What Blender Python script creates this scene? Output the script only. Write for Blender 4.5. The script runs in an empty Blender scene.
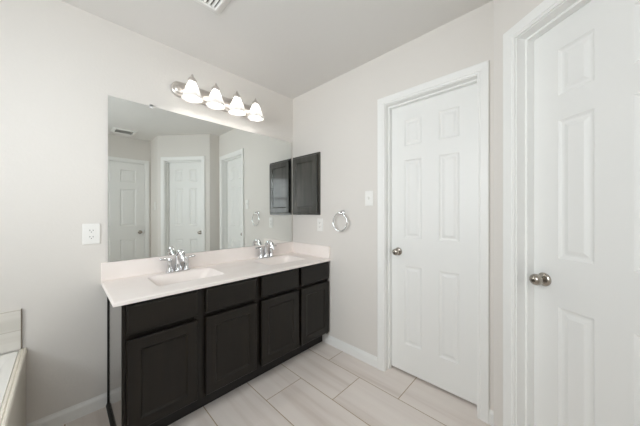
import bpy, bmesh, math, random
from mathutils import Vector, Matrix
S = bpy.context.scene
COL = S.collection
R = math.radians
random.seed(4)

# ---------------------------------------------------------------- camera, sky, light, exposure
cam = bpy.data.cameras.new('camera')
cam.sensor_width = 36.0
cam.lens = 247.651 / 640 * 36
cam.shift_y = -1.011 / 640
cam.clip_start = 0.02
co = bpy.data.objects.new('camera', cam)
COL.objects.link(co)
co.location = (-1.7176, -2.0631, 1.2228)
co.rotation_euler = (R(90), 0, R(-46.0849))
S.camera = co

world = bpy.data.worlds.new('sky')
S.world = world
world.use_nodes = True
world.node_tree.nodes['Background'].inputs[0].default_value = (0.75, 0.85, 1.0, 1)
world.node_tree.nodes['Background'].inputs[1].default_value = 1.0

WIN = dict(y0=-1.75, y1=-0.55, z0=1.12, z1=2.12)      # the window over the tub
wl = bpy.data.lights.new('daylight', 'AREA')
wl.shape = 'RECTANGLE'
wl.size = WIN['y1'] - WIN['y0'] + 0.3
wl.size_y = WIN['z1'] - WIN['z0'] + 0.3
wl.energy = 90
wl.color = (0.95, 0.98, 1.0)
wo = bpy.data.objects.new('daylight', wl)
COL.objects.link(wo)
wo.location = (-3.40, (WIN['y0'] + WIN['y1']) / 2, (WIN['z0'] + WIN['z1']) / 2 + 0.05)
wo.rotation_euler = (R(90), 0, R(-90))
FILL_WIN = dict(x0=1.80, x1=2.58, z0=1.05, z1=2.12)         # unseen window added for frontal fill, in the wall behind the camera (x runs away from the vanity corner)
w2 = bpy.data.lights.new('fill_behind_camera', 'AREA')  # frontal fill light shining in through the added window
w2.shape = 'RECTANGLE'
w2.size = FILL_WIN['x1'] - FILL_WIN['x0'] + 0.3
w2.size_y = FILL_WIN['z1'] - FILL_WIN['z0'] + 0.3
w2.energy = 46
w2.color = (0.95, 0.98, 1.0)
w2o = bpy.data.objects.new('fill_behind_camera', w2)
COL.objects.link(w2o)
w2o.location = (-(FILL_WIN['x0'] + FILL_WIN['x1']) / 2, -2.91 - 0.60, (FILL_WIN['z0'] + FILL_WIN['z1']) / 2 + 0.05)
w2o.rotation_euler = (R(90), 0, R(0))
BULB = 42.0

vs = S.view_settings
vs.view_transform = 'Standard'
vs.look = 'None'
vs.exposure = -0.06
vs.gamma = 1.0
vs.use_curve_mapping = False
S.cycles.use_denoising = True
S.cycles.max_bounces = 14
S.cycles.diffuse_bounces = 8
S.cycles.glossy_bounces = 6
S.cycles.transparent_max_bounces = 12
S.cycles.sample_clamp_indirect = 0.0
S.cycles.caustics_reflective = False

# ---------------------------------------------------------------- materials
def lin(c):
    return tuple(((v / 255) / 12.92 if v / 255 <= 0.04045 else ((v / 255 + 0.055) / 1.055) ** 2.4) for v in c) + (1.0,)

def mat(name, col, rough=0.5, metal=0.0, coat=0.0, spec=0.5, bump=None, tint=None):
    """bump = (noise scale, strength, distance); tint = (noise scale xyz, second colour)"""
    m = bpy.data.materials.new(name)
    m.use_nodes = True
    nt = m.node_tree
    b = nt.nodes['Principled BSDF']
    b.inputs['Base Color'].default_value = lin(col)
    b.inputs['Roughness'].default_value = rough
    b.inputs['Metallic'].default_value = metal
    b.inputs['Coat Weight'].default_value = coat
    b.inputs['Specular IOR Level'].default_value = spec
    tc = nt.nodes.new('ShaderNodeTexCoord')
    if tint:
        mp = nt.nodes.new('ShaderNodeMapping')
        mp.inputs['Scale'].default_value = tint[0]
        nz = nt.nodes.new('ShaderNodeTexNoise')
        nz.inputs['Scale'].default_value = 1.0
        nz.inputs['Detail'].default_value = 4
        nt.links.new(tc.outputs['Object'], mp.inputs[0])
        nt.links.new(mp.outputs[0], nz.inputs['Vector'])
        cr = nt.nodes.new('ShaderNodeValToRGB')
        cr.color_ramp.elements[0].position = 0.35
        cr.color_ramp.elements[0].color = lin(col)
        cr.color_ramp.elements[1].position = 0.7
        cr.color_ramp.elements[1].color = lin(tint[1])
        nt.links.new(nz.outputs['Fac'], cr.inputs[0])
        nt.links.new(cr.outputs[0], b.inputs['Base Color'])
    if bump:
        nz = nt.nodes.new('ShaderNodeTexNoise')
        nz.inputs['Scale'].default_value = bump[0]
        nz.inputs['Detail'].default_value = 2
        bp = nt.nodes.new('ShaderNodeBump')
        bp.inputs['Strength'].default_value = bump[1]
        bp.inputs['Distance'].default_value = bump[2]
        nt.links.new(tc.outputs['Object'], nz.inputs['Vector'])
        nt.links.new(nz.outputs['Fac'], bp.inputs['Height'])
        nt.links.new(bp.outputs[0], b.inputs['Normal'])
    return m

M_WALL = mat('wall_paint', (226, 222, 217), 0.75, bump=(70, 0.22, 0.004))
M_CEIL = mat('ceiling_paint', (228, 226, 223), 0.85, bump=(60, 0.2, 0.004))
M_TRIM = mat('white_semigloss_paint', (240, 240, 238), 0.38, bump=(30, 0.03, 0.002))
M_DOOR = mat('door_paint', (237, 237, 235), 0.42, bump=(45, 0.04, 0.002))
M_WOOD = mat('espresso_wood', (14, 9, 4), 0.36, spec=0.4, tint=((26, 26, 2.2), (24, 19, 12)), bump=(220, 0.05, 0.001))
M_WOODH = mat('espresso_wood_across', (14, 9, 4), 0.36, spec=0.4, tint=((2.2, 26, 26), (24, 19, 12)), bump=(220, 0.05, 0.001))
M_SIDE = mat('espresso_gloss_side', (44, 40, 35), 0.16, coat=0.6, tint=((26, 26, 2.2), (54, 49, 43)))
M_WOODC = mat('greyish_dark_wood', (40, 38, 33), 0.32, coat=0.25, tint=((20, 30, 2.6), (74, 72, 65)), bump=(220, 0.05, 0.001))  # medicine cabinet wood, paler and greyer than the vanity
M_TOE = mat('dark_toe_kick', (20, 18, 16), 0.6, tint=((8, 8, 8), (26, 23, 20)))
M_MARBLE = mat('cultured_marble', (247, 240, 236), 0.38, tint=((5, 9, 5), (243, 235, 230)))
M_CHROME = mat('chrome', (225, 226, 228), 0.07, 1.0, bump=(20, 0.01, 0.001))
M_NICKEL = mat('satin_nickel', (176, 169, 160), 0.26, 1.0, bump=(300, 0.03, 0.0005))
M_BAR = mat('brushed_nickel_bar', (214, 209, 204), 0.34, 1.0, bump=(200, 0.03, 0.0005))
M_PLATE = mat('white_plastic', (240, 239, 236), 0.35, bump=(40, 0.02, 0.001))
M_SLOT = mat('dark_slot', (70, 66, 60), 0.6, tint=((30, 30, 30), (82, 78, 72)))
M_CLIP = mat('clear_white_plastic', (236, 236, 234), 0.15, bump=(40, 0.02, 0.001))
M_TUB = mat('acrylic_white', (242, 241, 237), 0.14, coat=0.5, bump=(15, 0.01, 0.001))
M_APRON = mat('cream_apron', (235, 229, 217), 0.4, tint=((3, 3, 3), (231, 225, 212)))
M_VENT = mat('vent_white', (244, 243, 240), 0.5, bump=(50, 0.02, 0.001))
M_VENTD = mat('vent_dark', (120, 118, 114), 0.8, tint=((20, 20, 20), (84, 82, 78)))
M_EDGE = mat('tile_edge_metal', (128, 118, 106), 0.35, 0.6, bump=(120, 0.03, 0.001))

def streak_tile(name, c1, c2, vein, grout, rowlen, rowh, msize, swap, offs, rough=0.42):
    m = bpy.data.materials.new(name)
    m.use_nodes = True
    nt = m.node_tree
    N, L = nt.nodes, nt.links
    b = N['Principled BSDF']
    geo = N.new('ShaderNodeNewGeometry')
    sp = N.new('ShaderNodeSeparateXYZ')
    L.new(geo.outputs['Position'], sp.inputs[0])
    def add(sock, v):
        a = N.new('ShaderNodeMath'); a.operation = 'ADD'; a.inputs[1].default_value = v
        L.new(sock, a.inputs[0]); return a.outputs[0]
    cb = N.new('ShaderNodeCombineXYZ')
    L.new(add(sp.outputs[swap[0]], offs[0]), cb.inputs[0])
    L.new(add(sp.outputs[swap[1]], offs[1]), cb.inputs[1])
    br = N.new('ShaderNodeTexBrick')
    br.offset = 0.5
    br.inputs['Scale'].default_value = 1
    br.inputs['Brick Width'].default_value = rowlen
    br.inputs['Row Height'].default_value = rowh
    br.inputs['Mortar Size'].default_value = msize
    br.inputs['Mortar Smooth'].default_value = 0.1
    br.inputs['Color1'].default_value = (0, 0, 0, 1)
    br.inputs['Color2'].default_value = (1, 1, 1, 1)
    br.inputs['Mortar'].default_value = (0.5, 0.5, 0.5, 1)
    L.new(cb.outputs[0], br.inputs['Vector'])
    rnd = N.new('ShaderNodeMath'); rnd.operation = 'MULTIPLY'; rnd.inputs[1].default_value = 37.0
    L.new(br.outputs['Color'], rnd.inputs[0])
    mp = N.new('ShaderNodeMapping')
    mp.inputs['Scale'].default_value = (0.9, 15, 1)
    L.new(cb.outputs[0], mp.inputs[0])
    nz = N.new('ShaderNodeTexNoise'); nz.noise_dimensions = '4D'
    nz.inputs['Scale'].default_value = 1.0; nz.inputs['Detail'].default_value = 3
    L.new(mp.outputs[0], nz.inputs['Vector']); L.new(rnd.outputs[0], nz.inputs['W'])
    cr = N.new('ShaderNodeValToRGB')
    e = cr.color_ramp.elements
    e[0].position = 0.30; e[0].color = lin(vein)
    e[1].position = 0.66; e[1].color = lin(c2)
    k = cr.color_ramp.elements.new(0.46); k.color = lin(c1)
    L.new(nz.outputs['Fac'], cr.inputs[0])
    mx = N.new('ShaderNodeMixRGB')
    L.new(br.outputs['Fac'], mx.inputs[0]); L.new(cr.outputs[0], mx.inputs[1])
    mx.inputs[2].default_value = lin(grout)
    L.new(mx.outputs[0], b.inputs['Base Color'])
    b.inputs['Roughness'].default_value = rough
    iv = N.new('ShaderNodeMath'); iv.operation = 'SUBTRACT'; iv.inputs[0].default_value = 1.0
    L.new(br.outputs['Fac'], iv.inputs[1])
    bp = N.new('ShaderNodeBump'); bp.inputs['Strength'].default_value = 0.5; bp.inputs['Distance'].default_value = 0.002
    L.new(iv.outputs[0], bp.inputs['Height']); L.new(bp.outputs[0], b.inputs['Normal'])
    return m

M_FLOOR = streak_tile('floor_tile', (227, 218, 212), (232, 224, 218), (214, 203, 195), (172, 152, 126), 0.61, 0.3025, 0.0028, (1, 0), (0.393, 0.197))
M_STILE = streak_tile('surround_tile', (225, 221, 214), (229, 226, 220), (216, 212, 204), (200, 194, 184), 0.61, 0.105, 0.0018, (0, 2), (0.30, -0.493), 0.3)
M_STILEY = streak_tile('surround_tile_side', (225, 221, 214), (229, 226, 220), (216, 212, 204), (200, 194, 184), 0.61, 0.105, 0.0018, (1, 2), (0.30, -0.493), 0.3)

def mirror_mat():
    m = bpy.data.materials.new('silvered_mirror'); m.use_nodes = True
    b = m.node_tree.nodes['Principled BSDF']
    b.inputs['Base Color'].default_value = (0.835, 0.86, 0.84, 1)
    b.inputs['Metallic'].default_value = 1.0
    b.inputs['Roughness'].default_value = 0.0
    return m
M_MIRROR = mirror_mat()

def shade_mat():
    m = bpy.data.materials.new('frosted_ribbed_glass'); m.use_nodes = True
    nt = m.node_tree; N, L = nt.nodes, nt.links
    out = N['Material Output']; N.remove(N['Principled BSDF'])
    tr = N.new('ShaderNodeBsdfTranslucent'); tr.inputs[0].default_value = (0.42, 0.415, 0.40, 1)
    df = N.new('ShaderNodeBsdfDiffuse'); df.inputs[0].default_value = (0.80, 0.79, 0.77, 1)
    gl = N.new('ShaderNodeBsdfGlossy'); gl.inputs['Roughness'].default_value = 0.15
    m1 = N.new('ShaderNodeMixShader'); m1.inputs[0].default_value = 0.62
    m2 = N.new('ShaderNodeMixShader'); m2.inputs[0].default_value = 0.05
    L.new(tr.outputs[0], m1.inputs[1]); L.new(df.outputs[0], m1.inputs[2])
    L.new(m1.outputs[0], m2.inputs[1]); L.new(gl.outputs[0], m2.inputs[2])
    L.new(m2.outputs[0], out.inputs[0])
    return m
M_SHADE = shade_mat()

def emit_mat(name, col, s):
    m = bpy.data.materials.new(name); m.use_nodes = True
    nt = m.node_tree; N, L = nt.nodes, nt.links
    out = N['Material Output']; N.remove(N['Principled BSDF'])
    e = N.new('ShaderNodeEmission'); e.inputs[0].default_value = col; e.inputs[1].default_value = s
    L.new(e.outputs[0], out.inputs[0])
    return m
M_BULB = emit_mat('lit_bulb', (1.0, 0.965, 0.925, 1), BULB)

def pane_mat():
    m = bpy.data.materials.new('window_glass'); m.use_nodes = True
    nt = m.node_tree; N, L = nt.nodes, nt.links
    out = N['Material Output']; N.remove(N['Principled BSDF'])
    t = N.new('ShaderNodeBsdfTransparent'); t.inputs[0].default_value = (0.96, 0.97, 0.97, 1)
    g = N.new('ShaderNodeBsdfGlossy'); g.inputs['Roughness'].default_value = 0.02
    mx = N.new('ShaderNodeMixShader'); mx.inputs[0].default_value = 0.05
    L.new(t.outputs[0], mx.inputs[1]); L.new(g.outputs[0], mx.inputs[2]); L.new(mx.outputs[0], out.inputs[0])
    return m
M_GLASS = pane_mat()

# ---------------------------------------------------------------- mesh helpers
def box(bm, x0, x1, y0, y1, z0, z1):
    v = [bm.verts.new(p) for p in ((x0, y0, z0), (x1, y0, z0), (x1, y1, z0), (x0, y1, z0),
                                   (x0, y0, z1), (x1, y0, z1), (x1, y1, z1), (x0, y1, z1))]
    for f in ((3, 2, 1, 0), (4, 5, 6, 7), (0, 1, 5, 4), (1, 2, 6, 5), (2, 3, 7, 6), (3, 0, 4, 7)):
        bm.faces.new([v[i] for i in f])
    return v

def bbox(bm, x0, x1, y0, y1, z0, z1, r=0.003, seg=2):
    v = box(bm, x0, x1, y0, y1, z0, z1)
    es = {e for q in v for e in q.link_edges}
    bmesh.ops.bevel(bm, geom=list(es), offset=r, segments=seg, affect='EDGES', profile=0.5)

def lathe(bm, prof, n=24, axis='z', c=(0, 0, 0), rib=None):
    """prof: (radius, height) pairs along the axis"""
    rings = []
    for r, h in prof:
        ring = []
        for k in range(n):
            a = 2 * math.pi * k / n
            rr = max(r, 1e-4) * (1 + (rib[1] * math.cos(rib[0] * a) if rib else 0))
            u, w = rr * math.cos(a), rr * math.sin(a)
            p = {'z': (u, w, h), 'y': (u, -h, w), 'x': (h, u, w)}[axis]
            ring.append(bm.verts.new((p[0] + c[0], p[1] + c[1], p[2] + c[2])))
        rings.append(ring)
    for a, b in zip(rings, rings[1:]):
        for k in range(n):
            bm.faces.new((a[k], a[(k + 1) % n], b[(k + 1) % n], b[k]))
    for ring in (rings[0], rings[-1]):
        try: bm.faces.new(ring)
        except ValueError: pass

def tube(bm, pts, rad, n=12, closed=False):
    pts = [Vector(p) for p in pts]
    rads = rad if isinstance(rad, (list, tuple)) else [rad] * len(pts)
    rings = []
    ref = None
    for i, p in enumerate(pts):
        if closed: t = pts[(i + 1) % len(pts)] - pts[i - 1]
        else: t = pts[min(i + 1, len(pts) - 1)] - pts[max(i - 1, 0)]
        t.normalize()
        if ref is None:
            ref = t.orthogonal().normalized()
        ref = (ref - t * ref.dot(t)).normalized()
        w = t.cross(ref)
        rings.append([bm.verts.new(p + rads[i] * (math.cos(2 * math.pi * k / n) * ref + math.sin(2 * math.pi * k / n) * w)) for k in range(n)])
    pairs = list(zip(rings, rings[1:])) + ([(rings[-1], rings[0])] if closed else [])
    for a, b in pairs:
        for k in range(n):
            bm.faces.new((a[k], a[(k + 1) % n], b[(k + 1) % n], b[k]))
    if not closed:
        bm.faces.new(rings[0][::-1]); bm.faces.new(rings[-1])

def prism(bm, poly, axis, a0, a1):
    """extrude a 2-D polygon: axis 'x' takes (y,z), 'y' takes (x,z), 'z' takes (x,y)"""
    def P(u, v, a): return {'x': (a, u, v), 'y': (u, a, v), 'z': (u, v, a)}[axis]
    A = [bm.verts.new(P(u, v, a0)) for u, v in poly]
    B = [bm.verts.new(P(u, v, a1)) for u, v in poly]
    n = len(poly)
    bm.faces.new(A); bm.faces.new(B[::-1])
    for i in range(n):
        bm.faces.new((A[i], B[i], B[(i + 1) % n], A[(i + 1) % n]))

def obj(name, bm, m, parent=None, smooth=False, ang=35):
    bmesh.ops.recalc_face_normals(bm, faces=bm.faces[:])
    me = bpy.data.meshes.new(name)
    bm.to_mesh(me); bm.free()
    me.materials.append(m)
    if smooth:
        for p in me.polygons: p.use_smooth = True
        me.set_sharp_from_angle(angle=R(ang))
    o = bpy.data.objects.new(name, me)
    COL.objects.link(o)
    if parent is not None: o.parent = parent
    return o

def tag(o, label, cat, group=None, kind=None):
    o['label'] = label; o['category'] = cat
    if group: o['group'] = group
    if kind: o['kind'] = kind
    return o

def thing(name, label, cat, loc=(0, 0, 0), rz=0.0, group=None, kind=None):
    o = bpy.data.objects.new(name, None)
    o.empty_display_size = 0.05
    COL.objects.link(o)
    o.location = loc; o.rotation_euler = (0, 0, rz)
    return tag(o, label, cat, group, kind)

def dup(root, loc, label):
    r = root.copy(); COL.objects.link(r); r.location = loc; r['label'] = label
    for ch in list(root.children):
        c = ch.copy(); COL.objects.link(c); c.parent = r
        for g in list(ch.children):
            d = g.copy(); COL.objects.link(d); d.parent = c
    return r

NB = bmesh.new

# ---------------------------------------------------------------- room shell
H = 2.44
T = 0.115
XL = -2.70                    # wall with the window
YD = -2.91                    # wall behind the camera
P = Vector((-0.1498, -1.8182))
AC = math.radians(39.2417)
DC = Vector((-math.sin(AC), -math.cos(AC)))
LC = 0.8500
E2 = P + DC * LC
ROT_B, ROT_C, ROT_D, ROT_L = R(-90), math.atan2(DC.y, DC.x), R(180), R(90)
DH = 2.039                    # head of the door openings

bm = NB(); box(bm, XL - T, 0.97, YD - T, T, -0.12, 0.0)
tag(obj('floor', bm, M_FLOOR), 'pale greige streaked plank tile floor with thin tan grout lines', 'floor', kind='structure')
bm = NB(); box(bm, XL - T, 0.97, YD - T, T, H, H + 0.1)
tag(obj('ceiling', bm, M_CEIL), 'plain light grey ceiling over the whole bathroom', 'ceiling', kind='structure')
bm = NB(); box(bm, XL - T, T, 0, T, 0, H)
tag(obj('wall_back', bm, M_WALL), 'pale greige wall behind the mirror and double vanity', 'wall', kind='structure')

def wall_local(bm, x0, x1, holes, mtx):
    tmp = NB()
    xs = sorted({x0, x1} | {h[0] for h in holes} | {h[1] for h in holes})
    for a, b in zip(xs, xs[1:]):
        hs = [h for h in holes if h[0] < (a + b) / 2 < h[1]]
        if not hs: box(tmp, a, b, 0, T, 0, H)
        else:
            h = hs[0]
            if h[2] > 0: box(tmp, a, b, 0, T, 0, h[2])
            box(tmp, a, b, 0, T, h[3], H)
    bmesh.ops.remove_doubles(tmp, verts=tmp.verts[:], dist=1e-5)
    inner = [f for f in tmp.faces if all(len(e.link_faces) > 2 for e in f.edges)]
    bmesh.ops.transform(tmp, matrix=mtx, verts=tmp.verts[:])
    me = bpy.data.meshes.new('t'); tmp.to_mesh(me); tmp.free()
    bm.from_mesh(me); bpy.data.meshes.remove(me)

def frame_mtx(x, y, rz): return Matrix.Translation((x, y, 0)) @ Matrix.Rotation(rz, 4, 'Z')

# door openings (jamb face to jamb face) in each wall's own run
D1 = (1.1055, 1.7142)           # along wall_right from the corner
D2 = (0.1335, 0.7285)         # along the angled wall from its outer corner
D3 = (0.772, 1.535)           # along wall_front, measured from x=0
JT = 0.018
bm = NB(); wall_local(bm, 0, -P.y, [(D1[0] - JT, D1[1] + JT, 0, DH + JT)], frame_mtx(0, 0, ROT_B))
tag(obj('wall_right', bm, M_WALL), 'pale greige wall with the dark cabinet, towel ring and narrow door', 'wall', kind='structure')
bm = NB()
wall_local(bm, 0, LC, [(D2[0] - JT, D2[1] + JT, 0, DH + JT)], frame_mtx(P.x, P.y, ROT_C))
box(bm, P.x, T, P.y - T, P.y, 0, H)
box(bm, E2.x, E2.x + T, YD, E2.y, 0, H)
tag(obj('wall_angled', bm, M_WALL), 'short angled greige wall holding the white door nearest the camera', 'wall', kind='structure')
bm = NB(); wall_local(bm, -0.97, -XL + T, [(D3[0] - JT, D3[1] + JT, 0, DH + JT), (FILL_WIN['x0'], FILL_WIN['x1'], FILL_WIN['z0'], FILL_WIN['z1'])], frame_mtx(0, YD, ROT_D))
tag(obj('wall_front', bm, M_WALL), 'greige wall behind the camera seen only in the mirror', 'wall', kind='structure')
bm = NB(); wall_local(bm, YD, 0, [(WIN['y0'], WIN['y1'], WIN['z0'], WIN['z1'])], frame_mtx(XL, 0, ROT_L))
tag(obj('wall_left', bm, M_WALL), 'greige wall with the daylight window over the bathtub', 'wall', kind='structure')

bm = NB(); box(bm, T, 0.97, -0.90, -0.90 + T, 0, H); box(bm, 0.97 - T, 0.97, YD, -0.90, 0, H)  # unseen walls, added so no sky light shows under the shut doors
tag(obj('wall_sky_block', bm, M_WALL), 'unseen closet walls added behind the shut doors to keep sky light out', 'wall', kind='structure')
# window over the tub, plus the added fill window behind the camera
def window(name, label, loc, rz, ww, wh):
    w = thing(name, label, 'window', loc, rz, kind='structure')
    bm = NB()
    for a in ((0, 0.05, 0, wh), (ww - 0.05, ww, 0, wh), (0.05, ww - 0.05, 0, 0.05), (0.05, ww - 0.05, wh - 0.05, wh), (0.05, ww - 0.05, wh / 2 - 0.02, wh / 2 + 0.02)):
        bbox(bm, a[0], a[1], 0.05, 0.10, a[2], a[3], 0.003, 1)
    obj('window_frame', bm, M_TRIM, w)
    bm = NB(); box(bm, 0.05, ww - 0.05, 0.072, 0.076, 0.05, wh - 0.05); obj('glass_pane', bm, M_GLASS, w)
    bm = NB(); bbox(bm, 0.001, ww - 0.001, -0.02, 0.05, 0.0, 0.018, 0.004); obj('window_sill', bm, M_TRIM, w)
window('window_1', 'white framed window over the bathtub letting in daylight', (XL, WIN['y0'], WIN['z0']), ROT_L, WIN['y1'] - WIN['y0'], WIN['z1'] - WIN['z0'])
window('fill_window', 'white framed window added behind the camera as a source of fill light', (-FILL_WIN['x0'], YD, FILL_WIN['z0']), ROT_D, FILL_WIN['x1'] - FILL_WIN['x0'], FILL_WIN['z1'] - FILL_WIN['z0'])

# baseboards
BP = [(0, 0), (-0.014, 0), (-0.014, 0.058), (-0.011, 0.066), (-0.006, 0.073), (-0.004, 0.080), (0, 0.080)]
def baseboard(name, runs, label):
    bm = NB()
    for (x, y, rz, a, b) in runs:
        t = NB(); prism(t, BP, 'x', a, b)
        bmesh.ops.transform(t, matrix=frame_mtx(x, y, rz), verts=t.verts[:])
        me = bpy.data.meshes.new('t'); t.to_mesh(me); t.free(); bm.from_mesh(me); bpy.data.meshes.remove(me)
    tag(obj(name, bm, M_TRIM), label, 'baseboard', kind='structure')
CAS = 0.057
baseboard('baseboard_back', [(0, 0, 0, -1.8505, -1.525)], 'short white baseboard between the bathtub and the vanity')
baseboard('baseboard_right', [(0, 0, ROT_B, 0.4545, D1[0] - 0.004 - CAS), (0, 0, ROT_B, D1[1] + 0.004 + CAS, -P.y)], 'white baseboard running from the vanity toe kick to the narrow door')
baseboard('baseboard_angled', [(P.x, P.y, ROT_C, 0, D2[0] - 0.004 - CAS), (P.x, P.y, ROT_C, D2[1] + 0.004 + CAS, LC),
                              (E2.x, E2.y, ROT_B, 0, E2.y - YD), (0, P.y, 0, P.x, 0)][:3], 'white baseboard bits beside the angled wall door')
baseboard('baseboard_front', [(0, YD, ROT_D, -E2.x + 0.014, D3[0] - 0.004 - CAS), (0, YD, ROT_D, D3[1] + 0.004 + CAS, -XL)], 'white baseboard on the wall behind the camera')

# ---------------------------------------------------------------- doors
def panel_face(bm, x0, x1, z0, z1, panels, rings, y=0.0):
    """front face at y (looking along +y from the room), panels cut in as moulded rings; depth goes to +y"""
    xs = sorted({x0, x1} | {p[0] for p in panels} | {p[1] for p in panels})
    zs = sorted({z0, z1} | {p[2] for p in panels} | {p[3] for p in panels})
    vd = {}
    def V(x, yy, z):
        k = (round(x, 5), round(yy, 5), round(z, 5))
        if k not in vd: vd[k] = bm.verts.new((x, yy, z))
        return vd[k]
    for a, b in zip(xs, xs[1:]):
        for c, d in zip(zs, zs[1:]):
            mx, mz = (a + b) / 2, (c + d) / 2
            if any(p[0] < mx < p[1] and p[2] < mz < p[3] for p in panels): continue
            bm.faces.new((V(a, y, c), V(b, y, c), V(b, y, d), V(a, y, d)))
    for p in panels:
        prev = [V(p[0], y, p[2]), V(p[1], y, p[2]), V(p[1], y, p[3]), V(p[0], y, p[3])]
        for ins, dep in rings:
            cur = [V(p[0] + ins, y + dep, p[2] + ins), V(p[1] - ins, y + dep, p[2] + ins), V(p[1] - ins, y + dep, p[3] - ins), V(p[0] + ins, y + dep, p[3] - ins)]
            for i in range(4):
                bm.faces.new((prev[i], prev[(i + 1) % 4], cur[(i + 1) % 4], cur[i]))
            prev = cur
        bm.faces.new(prev)
    return xs, zs, V

def slab(bm, x0, x1, z0, z1, t, panels, rings, edge=0.0, edgey=0.0):
    """a board with its front at y=0 (or -t..0); optional chamfered front edge"""
    xs, zs, V = panel_face(bm, x0 + edge, x1 - edge, z0 + edge, z1 - edge, panels, rings, 0.0)
    a, b, c, d = x0, x1, z0, z1
    xs2 = xs; zs2 = zs
    # rim strips from the front outline to the back
    def strip(pts_front, pts_mid, pts_back):
        for i in range(len(pts_front) - 1):
            bm.faces.new((pts_front[i], pts_front[i + 1], pts_mid[i + 1], pts_mid[i]))
            bm.faces.new((pts_mid[i], pts_mid[i + 1], pts_back[i + 1], pts_back[i]))
    def cl(x): return x0 if abs(x - xs[0]) < 1e-6 else (x1 if abs(x - xs[-1]) < 1e-6 else x)
    def cz(z): return z0 if abs(z - zs[0]) < 1e-6 else (z1 if abs(z - zs[-1]) < 1e-6 else z)
    my = edgey if edge else 0.0005
    for zf in (zs[0], zs[-1]):
        strip([V(x, 0, zf) for x in xs], [V(cl(x), my, cz(zf)) for x in xs], [V(cl(x), t, cz(zf)) for x in xs])
    for xf in (xs[0], xs[-1]):
        strip([V(xf, 0, z) for z in zs], [V(cl(xf), my, cz(z)) for z in zs], [V(cl(xf), t, cz(z)) for z in zs])
    bm.faces.new([V(x0, t, z0), V(x1, t, z0), V(x1, t, z1), V(x0, t, z1)])

DRINGS = [(0.004, 0.0035), (0.010, 0.0075), (0.018, 0.0085), (0.024, 0.007), (0.036, 0.0025), (0.040, 0.0025)]

def casing_profile():   # (across from the opening edge outwards, out of the wall)
    return [(0, 0), (0, 0.009), (0.006, 0.011), (0.010, 0.009), (0.014, 0.0135), (0.034, 0.0155), (0.050, 0.0175), (0.055, 0.0165), (CAS, 0.012), (CAS, 0)]

def door(name, label, ox, oy, rz, op, recess, knob_side, kind_swing):
    x0, x1 = op
    r = thing(name, label, 'door', (ox, oy, 0), rz, kind='structure')
    # slab
    ww = x1 - x0
    g = 0.003
    s0, s1 = x0 + g, x1 - g
    w_ = s1 - s0
    st, mu = (0.113, 0.108) if w_ < 0.595 else (0.114, 0.119)
    pw = (w_ - 2 * st - mu) / 2
    px = [(s0 + st, s0 + st + pw), (s1 - st - pw, s1 - st)]
    pz = [(0.225, 0.817), (1.025, 1.615), (1.720, 1.917)]
    bm = NB()
    slab(bm, s0, s1, 0.015, DH - 0.004, 0.035, [(a, b, c, d) for a, b in px for c, d in pz], DRINGS)
    o = obj('door_slab', bm, M_DOOR, r); o.location = (0, recess, 0)
    # jamb: two sides and head, full wall depth
    bm = NB()
    box(bm, x0 - JT, x0, 0, T, 0, DH + JT); box(bm, x1, x1 + JT, 0, T, 0, DH + JT); box(bm, x0, x1, 0, T, DH, DH + JT)
    obj('door_jamb', bm, M_TRIM, r)
    bm = NB()
    if kind_swing == 'away': sa, sb = recess - 0.036, recess - 0.001
    else: sa, sb = recess + 0.036, recess + 0.071
    e = 0.011
    box(bm, x0, x0 + e, sa, sb, 0, DH); box(bm, x1 - e, x1, sa, sb, 0, DH); box(bm, x0 + e, x1 - e, sa, sb, DH - e, DH)
    obj('door_stop', bm, M_TRIM, r)
    # mitred casing
    rv = 0.004
    a, b, h = x0 - rv, x1 + rv, DH + rv
    bm = NB()
    rows = []
    for u, v in casing_profile():
        rows.append([bm.verts.new(q) for q in ((a - u, -v, 0), (a - u, -v, h + u), (b + u, -v, h + u), (b + u, -v, 0))])
    n = len(rows)
    for i in range(n):
        A, B = rows[i], rows[(i + 1) % n]
        for k in range(3):
            bm.faces.new((A[k], A[k + 1], B[k + 1], B[k]))
    bm.faces.new([q[0] for q in rows]); bm.faces.new([q[3] for q in rows])
    obj('door_casing', bm, M_TRIM, r)
    # knob
    kx = s0 + (0.056 if w_ < 0.595 else 0.064)
    bm = NB()
    lathe(bm, [(0.0, 0), (0.032, 0), (0.0325, 0.004), (0.030, 0.008), (0.022, 0.011), (0.0125, 0.013), (0.011, 0.022), (0.0135, 0.027),
               (0.022, 0.031), (0.0265, 0.038), (0.0275, 0.046), (0.0255, 0.054), (0.020, 0.060), (0.011, 0.0635), (0.0, 0.0645)], 28, 'y', (0, 0, 0))
    k = obj('door_knob', bm, M_NICKEL, r, True, 50); k.location = (kx, recess, 0.919); k.scale = (0.93, 0.96, 0.93)
    if kind_swing != 'away':
        pass
    # latch plate on the knob-side jamb
    bm = NB()
    jx = x0 - 0.0005 if knob_side < 0 else x1 - 0.0015
    bbox(bm, jx, jx + 0.002, max(0.004, recess - 0.02) if kind_swing == 'away' else 0.002, (recess + 0.03), 0.895, 0.955, 0.0005, 1)
    obj('strike_plate', bm, M_NICKEL, r)
    return r

door('door_1', 'narrow white six panel door right of the towel ring, shut, knob on its left', 0, 0, ROT_B, D1, 0.080, -1, 'away')
door('door_2', 'white six panel door on the angled wall nearest the camera, cut off by the frame', P.x, P.y, ROT_C, D2, 0.080, -1, 'away')
door('door_3', 'white six panel door seen only at the edge of the mirror', 0, YD, ROT_D, D3, 0.002, -1, 'in')

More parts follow.
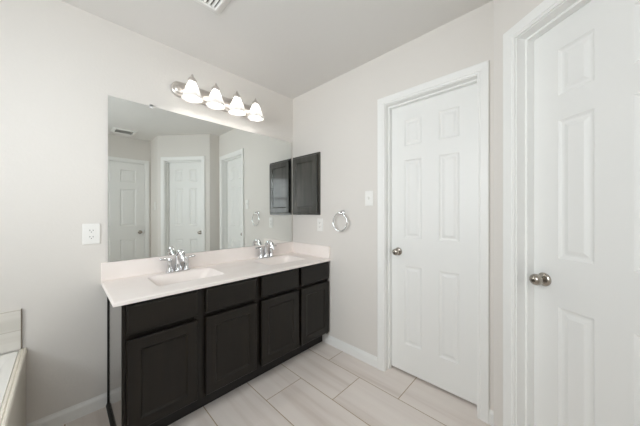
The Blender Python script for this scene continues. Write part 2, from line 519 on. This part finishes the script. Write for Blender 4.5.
# ---------------------------------------------------------------- vanity cabinet
X0, X1 = -1.517, -0.004
FF = -0.521                   # face frame front
ZB, ZT = 0.098, 0.7705
TK = -0.453
v = thing('vanity_cabinet', 'long espresso wood double vanity cabinet with four doors under the white countertop', 'cabinet', (0, 0, 0))
side = [(-0.002, 0.0), (TK, 0.0), (TK, ZB), (FF + 0.019, ZB), (FF + 0.019, ZT), (-0.002, ZT)]
bm = NB(); prism(bm, side, 'x', X0, X0 + 0.016); obj('side_panel', bm, M_SIDE, v)['label'] = 'glossy end panel reflecting the baseboard'
bm = NB(); prism(bm, side, 'x', X1 - 0.016, X1); obj('side_panel', bm, M_WOOD, v)
bm = NB(); box(bm, X0 + 0.016, X1 - 0.016, FF + 0.019, -0.008, ZB, ZB + 0.014); obj('bottom_panel', bm, M_WOOD, v)
bm = NB(); box(bm, X0 + 0.016, X1 - 0.016, -0.008, -0.002, 0, ZT); obj('back_panel', bm, M_WOOD, v)
bm = NB(); box(bm, X0 + 0.016, X1 - 0.016, TK, TK + 0.016, 0, ZB); obj('toe_kick', bm, M_TOE, v)
bm = NB(); bbox(bm, X0 - 0.006, X0, -0.022, -0.002, 0.018, ZT - 0.002, 0.001, 1); obj('scribe_molding', bm, M_TOE, v)
bm = NB(); prism(bm, [(X0, 0), (X0 - 0.013, 0), (X0 - 0.012, 0.009), (X0 - 0.008, 0.015), (X0, 0.018)], 'y', TK, -0.002); obj('shoe_molding', bm, M_TOE, v)
DX = [(-1.501, -1.166), (-1.121, -0.773), (-0.735, -0.381), (-0.356, -0.014)]
DZ, WZ = (0.120, 0.587), (0.612, 0.759)
ov = 0.012
bm = NB()
xs = [X0]
for a, b in DX: xs += [a + ov, b - ov]
xs.append(X1)
for i in range(0, 10, 2): box(bm, xs[i], xs[i + 1], FF + (0 if i in (0, 8) else 0.007), FF + 0.019, ZB, ZT)
for i in range(1, 9, 2):
    for z0, z1 in ((ZB, DZ[0] + ov), (DZ[1] - ov, WZ[0] + ov), (WZ[1] - ov, ZT)):
        box(bm, xs[i], xs[i + 1], FF + 0.012, FF + 0.019, z0, z1)
obj('face_frame', bm, M_WOOD, v)
CR = [(0.0015, 0.0), (0.0085, 0.0065), (0.0105, 0.0085), (0.013, 0.0085)]
for k, (a, b) in enumerate(DX):
    bm = NB()
    fw = 0.056
    slab(bm, a, b, DZ[0], DZ[1], 0.022, [(a + fw, b - fw, DZ[0] + fw, DZ[1] - fw)], CR, 0.005, 0.005)
    o = obj('cabinet_door', bm, M_WOOD, v); o.location = (0, FF - 0.0225, 0)
    bm = NB()
    slab(bm, a, b, WZ[0], WZ[1], 0.022, [], CR, 0.010, 0.006)
    o = obj('drawer_front', bm, M_WOODH, v); o.location = (0, FF - 0.0225, 0)

# ---------------------------------------------------------------- countertop with two moulded basins
CT, CB = 0.7915, 0.7715
CX0, CF = -1.5525, -0.5475
def rrect(x0, x1, y0, y1, r, n=5):
    pts = []
    for cx, cy, a0 in ((x1 - r, y1 - r, 0), (x0 + r, y1 - r, 90), (x0 + r, y0 + r, 180), (x1 - r, y0 + r, 270)):
        for k in range(n + 1):
            a = R(a0 + 90 * k / n)
            pts.append((cx + r * math.cos(a), cy + r * math.sin(a)))
    return pts
BAS = [(-1.335, -0.930, -0.392, -0.105), (-0.563, -0.158, -0.392, -0.105)]
c = thing('vanity_countertop', 'white cultured marble countertop with two sinks on the dark vanity', 'countertop')
bm = NB()
def loop(pts, z): return [bm.verts.new((x, y, z)) for x, y in pts]
def edges_of(vs_): return [bm.edges.new((vs_[i], vs_[(i + 1) % len(vs_)])) for i in range(len(vs_))]
r_ = 0.004
outer = [(CX0 + r_, CF + r_), (-0.001, CF + r_), (-0.001, -0.001), (CX0 + r_, -0.001)]
lo = loop(outer, CT)
ed = edges_of(lo)
for x0, x1, y0, y1 in BAS: ed += edges_of(loop(rrect(x0, x1, y0, y1, 0.03), CT))
bmesh.ops.triangle_fill(bm, edges=ed, use_beauty=True)
l2 = loop([(CX0, CF), (-0.001, CF), (-0.001, -0.001), (CX0, -0.001)], CT - r_)
l3 = loop([(CX0, CF), (-0.001, CF), (-0.001, -0.001), (CX0, -0.001)], CB)
for A, B in ((lo, l2), (l2, l3)):
    for i in range(4): bm.faces.new((A[i], A[(i + 1) % 4], B[(i + 1) % 4], B[i]))
obj('counter_slab', bm, M_MARBLE, c)
bm = NB(); bbox(bm, CX0, -0.001, -0.021, -0.001, CT + 0.0002, 0.905, 0.004); tag(obj('backsplash', bm, M_MARBLE), 'long white marble backsplash strip standing under the mirror', 'backsplash')
bm = NB(); bbox(bm, -0.021, -0.001, CF + 0.002, -0.0215, CT + 0.0002, 0.905, 0.004); tag(obj('side_splash', bm, M_MARBLE), 'short white marble splash strip on the countertop end under the outlet', 'backsplash')
for x0, x1, y0, y1 in BAS:
    bm = NB()
    rings = []
    for ix, iy, z, rr in ((0, 0, 0, 0.03), (0.003, 0.003, -0.004, 0.03), (0.010, 0.008, -0.016, 0.032), (0.082, 0.026, -0.098, 0.045), (0.098, 0.040, -0.112, 0.045), (0.125, 0.075, -0.118, 0.035)):
        rings.append([bm.verts.new((x, y, CT + z)) for x, y in rrect(x0 + ix, x1 - ix, y0 + iy, y1 - iy, rr)])
    for A, B in zip(rings, rings[1:]):
        for i in range(len(A)): bm.faces.new((A[i], A[(i + 1) % len(A)], B[(i + 1) % len(A)], B[i]))
    bm.faces.new(rings[-1])
    b_ = obj('sink_basin', bm, M_MARBLE, c, True, 40)
    bm = NB(); lathe(bm, [(0, 0.001), (0.016, 0.001), (0.022, 0.004), (0.022, 0.0), (0.0, -0.002)][::-1], 20, 'z', ((x0 + x1) / 2, (y0 + y1) / 2, CT - 0.1175))
    obj('sink_drain', bm, M_CHROME, b_, True)

# ---------------------------------------------------------------- faucets
f = thing('faucet', 'chrome two handle faucet on the countertop behind the sink nearer the bathtub', 'faucet', (-1.133, -0.062, CT), group='chrome sink faucets')
bm = NB()
prism(bm, rrect(-0.080, 0.080, -0.026, 0.026, 0.025, 6), 'z', 0.0, 0.010)
bmesh.ops.bevel(bm, geom=[e for e in bm.edges if all(vv.co.z > 0.009 for vv in e.verts)], offset=0.004, segments=2, affect='EDGES')
obj('base_plate', bm, M_CHROME, f, True, 40)
bm = NB()
pts = [(0, 0.004, 0.008), (0, 0.004, 0.03), (0, 0.003, 0.06), (0, 0.0, 0.094)]
for k in range(1, 15):
    a = math.pi * (1 - k / 14 * 0.94)
    pts.append((0, -0.056 - 0.056 * math.cos(a), 0.094 + 0.056 * math.sin(a)))
pts.append((0, pts[-1][1] - 0.001, pts[-1][2] - 0.020))
rr = [0.026, 0.022, 0.019, 0.018] + [0.0178 - 0.00018 * k for k in range(14)] + [0.0160]
tube(bm, pts, rr, 16)
s_ = obj('spout', bm, M_CHROME, f, True, 60)
bm = NB(); lathe(bm, [(0.0, 0), (0.003, 0), (0.003, 0.03), (0.006, 0.034), (0.006, 0.042), (0, 0.044)], 12, 'z', (0, 0.022, 0.01)); obj('lift_rod', bm, M_CHROME, f, True)
for sx in (-1, 1):
    bm = NB()
    lathe(bm, [(0, 0.008), (0.021, 0.008), (0.020, 0.016), (0.0165, 0.030), (0.0150, 0.068), (0.0160, 0.086), (0.0135, 0.096), (0, 0.099)], 20, 'z', (sx * 0.056, 0, 0))
    h = obj('handle_post', bm, M_CHROME, f, True, 50)
    bm = NB()
    tube(bm, [(sx * 0.050, 0, 0.092), (sx * 0.070, -0.002, 0.096), (sx * 0.092, -0.004, 0.098), (sx * 0.114, -0.006, 0.100), (sx * 0.118, -0.006, 0.100)], [0.009, 0.0085, 0.0075, 0.0065, 0.003], 12)
    obj('handle_lever', bm, M_CHROME, h, True, 60)
dup(f, (-0.378, -0.062, CT), 'chrome two handle faucet on the countertop behind the sink nearer the dark wall cabinet')

# ---------------------------------------------------------------- mirror
MX0, MX1, MZ0, MZ1 = -1.5186, -0.0222, 0.9065, 1.9622
m = thing('wall_mirror', 'large frameless mirror on the wall above the vanity backsplash', 'mirror', (0, 0, 0))
bm = NB(); prism(bm, [(-0.0115, MZ0), (-0.0060, MZ0), (-0.0015, MZ1), (-0.0070, MZ1)], 'x', MX0, MX1); obj('mirror_glass', bm, M_MIRROR, m)
for cx in (-1.288,):
    bm = NB()
    bbox(bm, cx - 0.011, cx + 0.011, -0.0115, -0.0072, MZ1 - 0.014, MZ1 + 0.012, 0.0015, 1)
    bbox(bm, cx - 0.011, cx + 0.011, -0.0115, -0.0015, MZ1 + 0.0005, MZ1 + 0.012, 0.0015, 1)
    obj('mirror_clip', bm, M_CLIP, m)

# ---------------------------------------------------------------- vanity light bar
LXC, LZ = -0.795, 2.145
SH = [-1.058, -0.884, -0.705, -0.529]
l = thing('vanity_light', 'brushed nickel bar light with four frosted glass shades above the mirror', 'light fixture', (LXC, 0, LZ))
bm = NB()
hw, hh = 0.369, 0.058
def pill(hw, hh, n=14):
    return [(hw - hh + hh * math.cos(R(-90 + 180 * k / n)), hh * math.sin(R(-90 + 180 * k / n))) for k in range(n + 1)] + \
           [(-hw + hh + hh * math.cos(R(90 + 180 * k / n)), hh * math.sin(R(90 + 180 * k / n))) for k in range(n + 1)]
rings = []
for ins, y in ((0, -0.001), (0, -0.010), (0.004, -0.017), (0.011, -0.020), (0.016, -0.020), (0.019, -0.026), (0.026, -0.032), (0.034, -0.034)):
    rings.append([bm.verts.new((x, y, z)) for x, z in pill(hw - ins, hh - ins)])
for A, B in zip(rings, rings[1:]):
    for i in range(len(A)): bm.faces.new((A[i], A[(i + 1) % len(A)], B[(i + 1) % len(A)], B[i]))
bm.faces.new(rings[0]); bm.faces.new(rings[-1])
obj('back_plate', bm, M_BAR, l, True, 40)
SY = -0.125
for sx in SH:
    x = sx - LXC
    bm = NB()
    tube(bm, [(x, -0.033, 0.012), (x, -0.070, 0.018), (x, SY + 0.012, 0.030), (x, SY, 0.036)], [0.011, 0.009, 0.009, 0.009], 12)
    lathe(bm, [(0.0, -0.002), (0.029, -0.002), (0.031, 0.004), (0.029, 0.014), (0.022, 0.026), (0.012, 0.034), (0.008, 0.040), (0.0095, 0.046), (0.008, 0.052), (0.003, 0.058), (0, 0.060)], 20, 'z', (x, SY, 0.033))
    h = obj('socket_cap', bm, M_BAR, l, True, 50)
    bm = NB()
    prof = [(0.022, 0.034), (0.027, 0.026), (0.034, 0.012), (0.044, -0.015), (0.053, -0.042), (0.061, -0.068), (0.067, -0.086), (0.070, -0.093)]
    n = 72
    rings = []
    for rad, z in prof:
        rings.append([bm.verts.new((x + rad * (1 + 0.022 * math.cos(18 * 2 * math.pi * k / n)) * math.cos(2 * math.pi * k / n),
                                    SY + rad * (1 + 0.022 * math.cos(18 * 2 * math.pi * k / n)) * math.sin(2 * math.pi * k / n), z)) for k in range(n)])
    for A, B in zip(rings, rings[1:]):
        for k in range(n): bm.faces.new((A[k], A[(k + 1) % n], B[(k + 1) % n], B[k]))
    obj('lamp_shade', bm, M_SHADE, l, True, 60)
    bm = NB()
    lathe(bm, [(0, -0.012), (0.012, -0.014), (0.013, -0.026), (0.020, -0.040), (0.025, -0.054), (0.026, -0.064), (0.021, -0.076), (0.010, -0.083), (0, -0.085)], 16, 'z', (x, SY, 0.036))
    obj('bulb', bm, M_BULB, l, True)['label'] = 'lit warm white bulb'

# ---------------------------------------------------------------- recessed cabinet on the side wall
k = thing('medicine_cabinet', 'small espresso wood medicine cabinet on the side wall beside the mirror', 'cabinet', (0, -0.023, 1.195), ROT_B)
bm = NB()
cw, ch = 0.394, 0.604
for a in ((0, 0.045, 0, ch), (cw - 0.045, cw, 0, ch), (0.045, cw - 0.045, 0, 0.045), (0.045, cw - 0.045, ch - 0.045, ch)):
    box(bm, a[0], a[1], -0.016, -0.001, a[2], a[3])
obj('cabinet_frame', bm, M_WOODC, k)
bm = NB()
slab(bm, 0.018, cw - 0.018, 0.020, ch - 0.020, 0.019, [(0.070, cw - 0.070, 0.072, ch - 0.072)], CR, 0.005, 0.005)
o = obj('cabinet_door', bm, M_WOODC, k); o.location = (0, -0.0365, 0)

# ---------------------------------------------------------------- towel ring
t = thing('towel_ring', 'chrome towel ring hanging on the wall below the light switch', 'towel ring', (0, -0.690, 1.214), ROT_B)
bm = NB()
lathe(bm, [(0, 0.001), (0.026, 0.001), (0.026, 0.006), (0.021, 0.011), (0.012, 0.014), (0.010, 0.030), (0.014, 0.036), (0.014, 0.048), (0.010, 0.053), (0, 0.054)], 24, 'y')
obj('wall_post', bm, M_CHROME, t, True, 50)
bm = NB()
tube(bm, [(0.078 * math.sin(2 * math.pi * q / 40), -0.042, -0.080 + 0.078 * math.cos(2 * math.pi * q / 40)) for q in range(40)], 0.0055, 10, True)
obj('ring', bm, M_CHROME, t, True, 80)

# ---------------------------------------------------------------- outlets and switches
def outlet(label, x, y, z, rz, w_=0.074, h_=0.120, gfci=False):
    o = thing('wall_outlet', label, 'outlet', (x, y, z), rz)
    bm = NB(); bbox(bm, -w_ / 2, w_ / 2, -0.007, -0.001, -h_ / 2, h_ / 2, 0.003); obj('cover_plate', bm, M_PLATE, o)
    for s in (-1, 1):
        cz = s * 0.0195
        bm = NB(); prism(bm, [(px_, pz_ + cz) for px_, pz_ in rrect(-0.0165, 0.0165, -0.0145, 0.0145, 0.008, 5)], 'y', -0.0095, -0.0072)
        q = obj('receptacle', bm, M_PLATE, o, True, 30)
        bm = NB()
        box(bm, -0.0085, -0.0060, -0.0102, -0.0094, cz - 0.002, cz + 0.007); box(bm, 0.0060, 0.0085, -0.0102, -0.0094, cz - 0.002, cz + 0.006)
        lathe(bm, [(0, 0.0094), (0.0025, 0.0094), (0.0025, 0.0102), (0, 0.0102)], 10, 'y', (0, 0, cz - 0.008))
        obj('outlet_slots', bm, M_SLOT, q)
    bm = NB(); lathe(bm, [(0, 0.007), (0.003, 0.007), (0.003, 0.0085), (0, 0.009)], 12, 'y'); obj('screw', bm, M_PLATE, o)
    return o
outlet('white outlet on the wall between the bathtub and the mirror', -1.596, 0, 1.089, 0, 0.080, 0.126)
outlet('white outlet on the side wall under the dark cabinet', 0, -0.414, 1.101, ROT_B, 0.072, 0.122)
def switch(label, x, y, z, rz, w_=0.076, h_=0.122):
    o = thing('light_switch', label, 'light switch', (x, y, z), rz)
    bm = NB(); bbox(bm, -w_ / 2, w_ / 2, -0.007, -0.001, -h_ / 2, h_ / 2, 0.003); obj('cover_plate', bm, M_PLATE, o)
    bm = NB(); box(bm, -0.006, 0.006, -0.0082, -0.0071, -0.013, 0.013)
    prism(bm, [(-0.0082, -0.006), (-0.0082, 0.008), (-0.018, 0.013), (-0.018, 0.006)], 'x', -0.0045, 0.0045)
    obj('toggle', bm, M_PLATE, o)
    for s in (-1, 1):
        bm = NB(); lathe(bm, [(0, 0.007), (0.003, 0.007), (0.003, 0.0085), (0, 0.009)], 12, 'y', (0, 0, s * 0.030)); obj('screw', bm, M_PLATE, o)
    return o
switch('white light switch on the side wall between towel ring and door', 0, -0.963, 1.333, ROT_B)
switch('white light switch seen in the mirror between two reflected doors', E2.x, -2.62, 1.34, ROT_B)

# ---------------------------------------------------------------- ceiling vents
def vent(label, x0, x1, y0, y1, n, along_y, fl=1):
    o = thing('ceiling_vent', label, 'vent', ((x0 + x1) / 2, (y0 + y1) / 2, H))
    hx, hy = (x1 - x0) / 2, (y1 - y0) / 2
    bm = NB()
    pr = [(0.0, -0.001), (0.0, -0.004), (0.030, -0.018), (0.038, -0.018), (0.042, -0.012), (0.042, -0.002)]
    rows = [[bm.verts.new(q) for q in ((-hx + i, -hy + i, z), (hx - i, -hy + i, z), (hx - i, hy - i, z), (-hx + i, hy - i, z))] for i, z in pr]
    for A, B in zip(rows, rows[1:]):
        for i in range(4): bm.faces.new((A[i], A[(i + 1) % 4], B[(i + 1) % 4], B[i]))
    obj('vent_frame', bm, M_VENT, o)
    bm = NB(); box(bm, -hx + 0.03, hx - 0.03, -hy + 0.03, hy - 0.03, -0.003, -0.001); obj('vent_backing', bm, M_VENTD, o)
    ix, iy = hx - 0.043, hy - 0.043
    for i in range(n):
        bm = NB()
        if along_y:
            c_ = -ix + 2 * ix * (i + 0.5) / n; d = ix / n
            prism(bm, [(c_ - d * 0.75, -0.004), (c_ - d * 0.55, -0.004), (c_ + d * 0.35, -0.013), (c_ + d * 0.10, -0.013)], 'y', -iy, iy)
        else:
            c_ = -iy + 2 * iy * (i + 0.5) / n; d = iy / n
            prism(bm, [(c_ - fl * d * 0.75, -0.004), (c_ - fl * d * 0.55, -0.004), (c_ + fl * d * 0.35, -0.013), (c_ + fl * d * 0.10, -0.013)], 'x', -ix, ix)
        obj('vent_slat', bm, M_VENT, o)
    return o
vent('white slatted ceiling vent cut off by the top of the photo', -1.050 - 0.30, -1.050, -0.556 - 0.30, -0.556, 9, True)
vent('white square ceiling vent seen in the mirror above the reflected door', -1.230, -0.946, -2.71, -2.445, 7, False)

# ---------------------------------------------------------------- bathtub and its tile
b = thing('bathtub', 'white bathtub with a cream apron in the corner beside the vanity wall', 'bathtub', (0, 0, 0))
TX0, TX1, TY0, TY1, TZ = XL + 0.012, -1.851, -1.52, -0.012, 0.496
bm = NB()
rings = []
SK = 0.026
for ix0, ix1, iy, z, rr in ((0.0, SK, 0.0, TZ - 0.030, 0.004), (0.0, SK, 0.002, TZ - 0.010, 0.006), (0.004, SK + 0.004, 0.005, TZ - 0.004, 0.008), (0.012, SK + 0.010, 0.010, TZ - 0.004, 0.012),
                       (0.040, SK + 0.034, 0.040, TZ - 0.008, 0.05), (0.060, SK + 0.046, 0.070, TZ - 0.012, 0.10), (0.070, SK + 0.058, 0.085, TZ - 0.035, 0.12), (0.12, 0.13, 0.18, 0.12, 0.14), (0.16, 0.17, 0.25, 0.085, 0.12)):
    rings.append([bm.verts.new((x, y, z)) for x, y in rrect(TX0 + ix0, TX1 - ix1, TY0 + iy, TY1 - iy, rr, 6)])
for A, B in zip(rings, rings[1:]):
    for i in range(len(A)): bm.faces.new((A[i], A[(i + 1) % len(A)], B[(i + 1) % len(A)], B[i]))
bm.faces.new(rings[-1])
obj('tub_shell', bm, M_TUB, b, True, 50)
bm = NB()
prism(bm, [(TX1 - 0.022, 0), (TX1 - 0.004, 0), (TX1 - 0.004, TZ - 0.030), (TX1, TZ - 0.026), (TX1, TZ - 0.006), (TX1 - 0.004, TZ - 0.001), (TX1 - 0.009, TZ), (TX1 - 0.013, TZ - 0.0035), (TX1 - 0.017, TZ + 0.001), (TX1 - 0.022, TZ), (TX1 - SK, TZ - 0.005), (TX1 - SK, TZ - 0.024), (TX1 - 0.022, TZ - 0.030)], 'y', TY0, TY1 + 0.0105); obj('apron_panel', bm, M_APRON, b)['label'] = 'cream front apron'
bm = NB(); box(bm, TX0, TX1 - 0.0225, TY0, TY0 + 0.018, 0.0, TZ - 0.031); obj('end_panel', bm, M_APRON, b)
bm = NB()
box(bm, XL + 0.0005, -1.872, -0.0105, -0.0005, TZ + 0.003, 0.706)
tag(obj('trim_1', bm, M_STILE), 'two rows of pale streaked wall tile above the bathtub beside the vanity', 'tile backsplash', kind='structure')
bm = NB()
box(bm, XL + 0.0005, XL + 0.0105, -1.52, -0.011, TZ + 0.003, 0.706)
tag(obj('trim_2', bm, M_STILEY), 'two rows of pale tile above the bathtub on the window wall', 'tile backsplash', kind='structure')
bm = NB(); box(bm, -1.872, -1.868, -0.0125, -0.0005, TZ + 0.003, 0.708)
tag(obj('trim_3', bm, M_EDGE), 'thin brown edge strip ending the tile above the bathtub', 'tile trim', kind='structure')
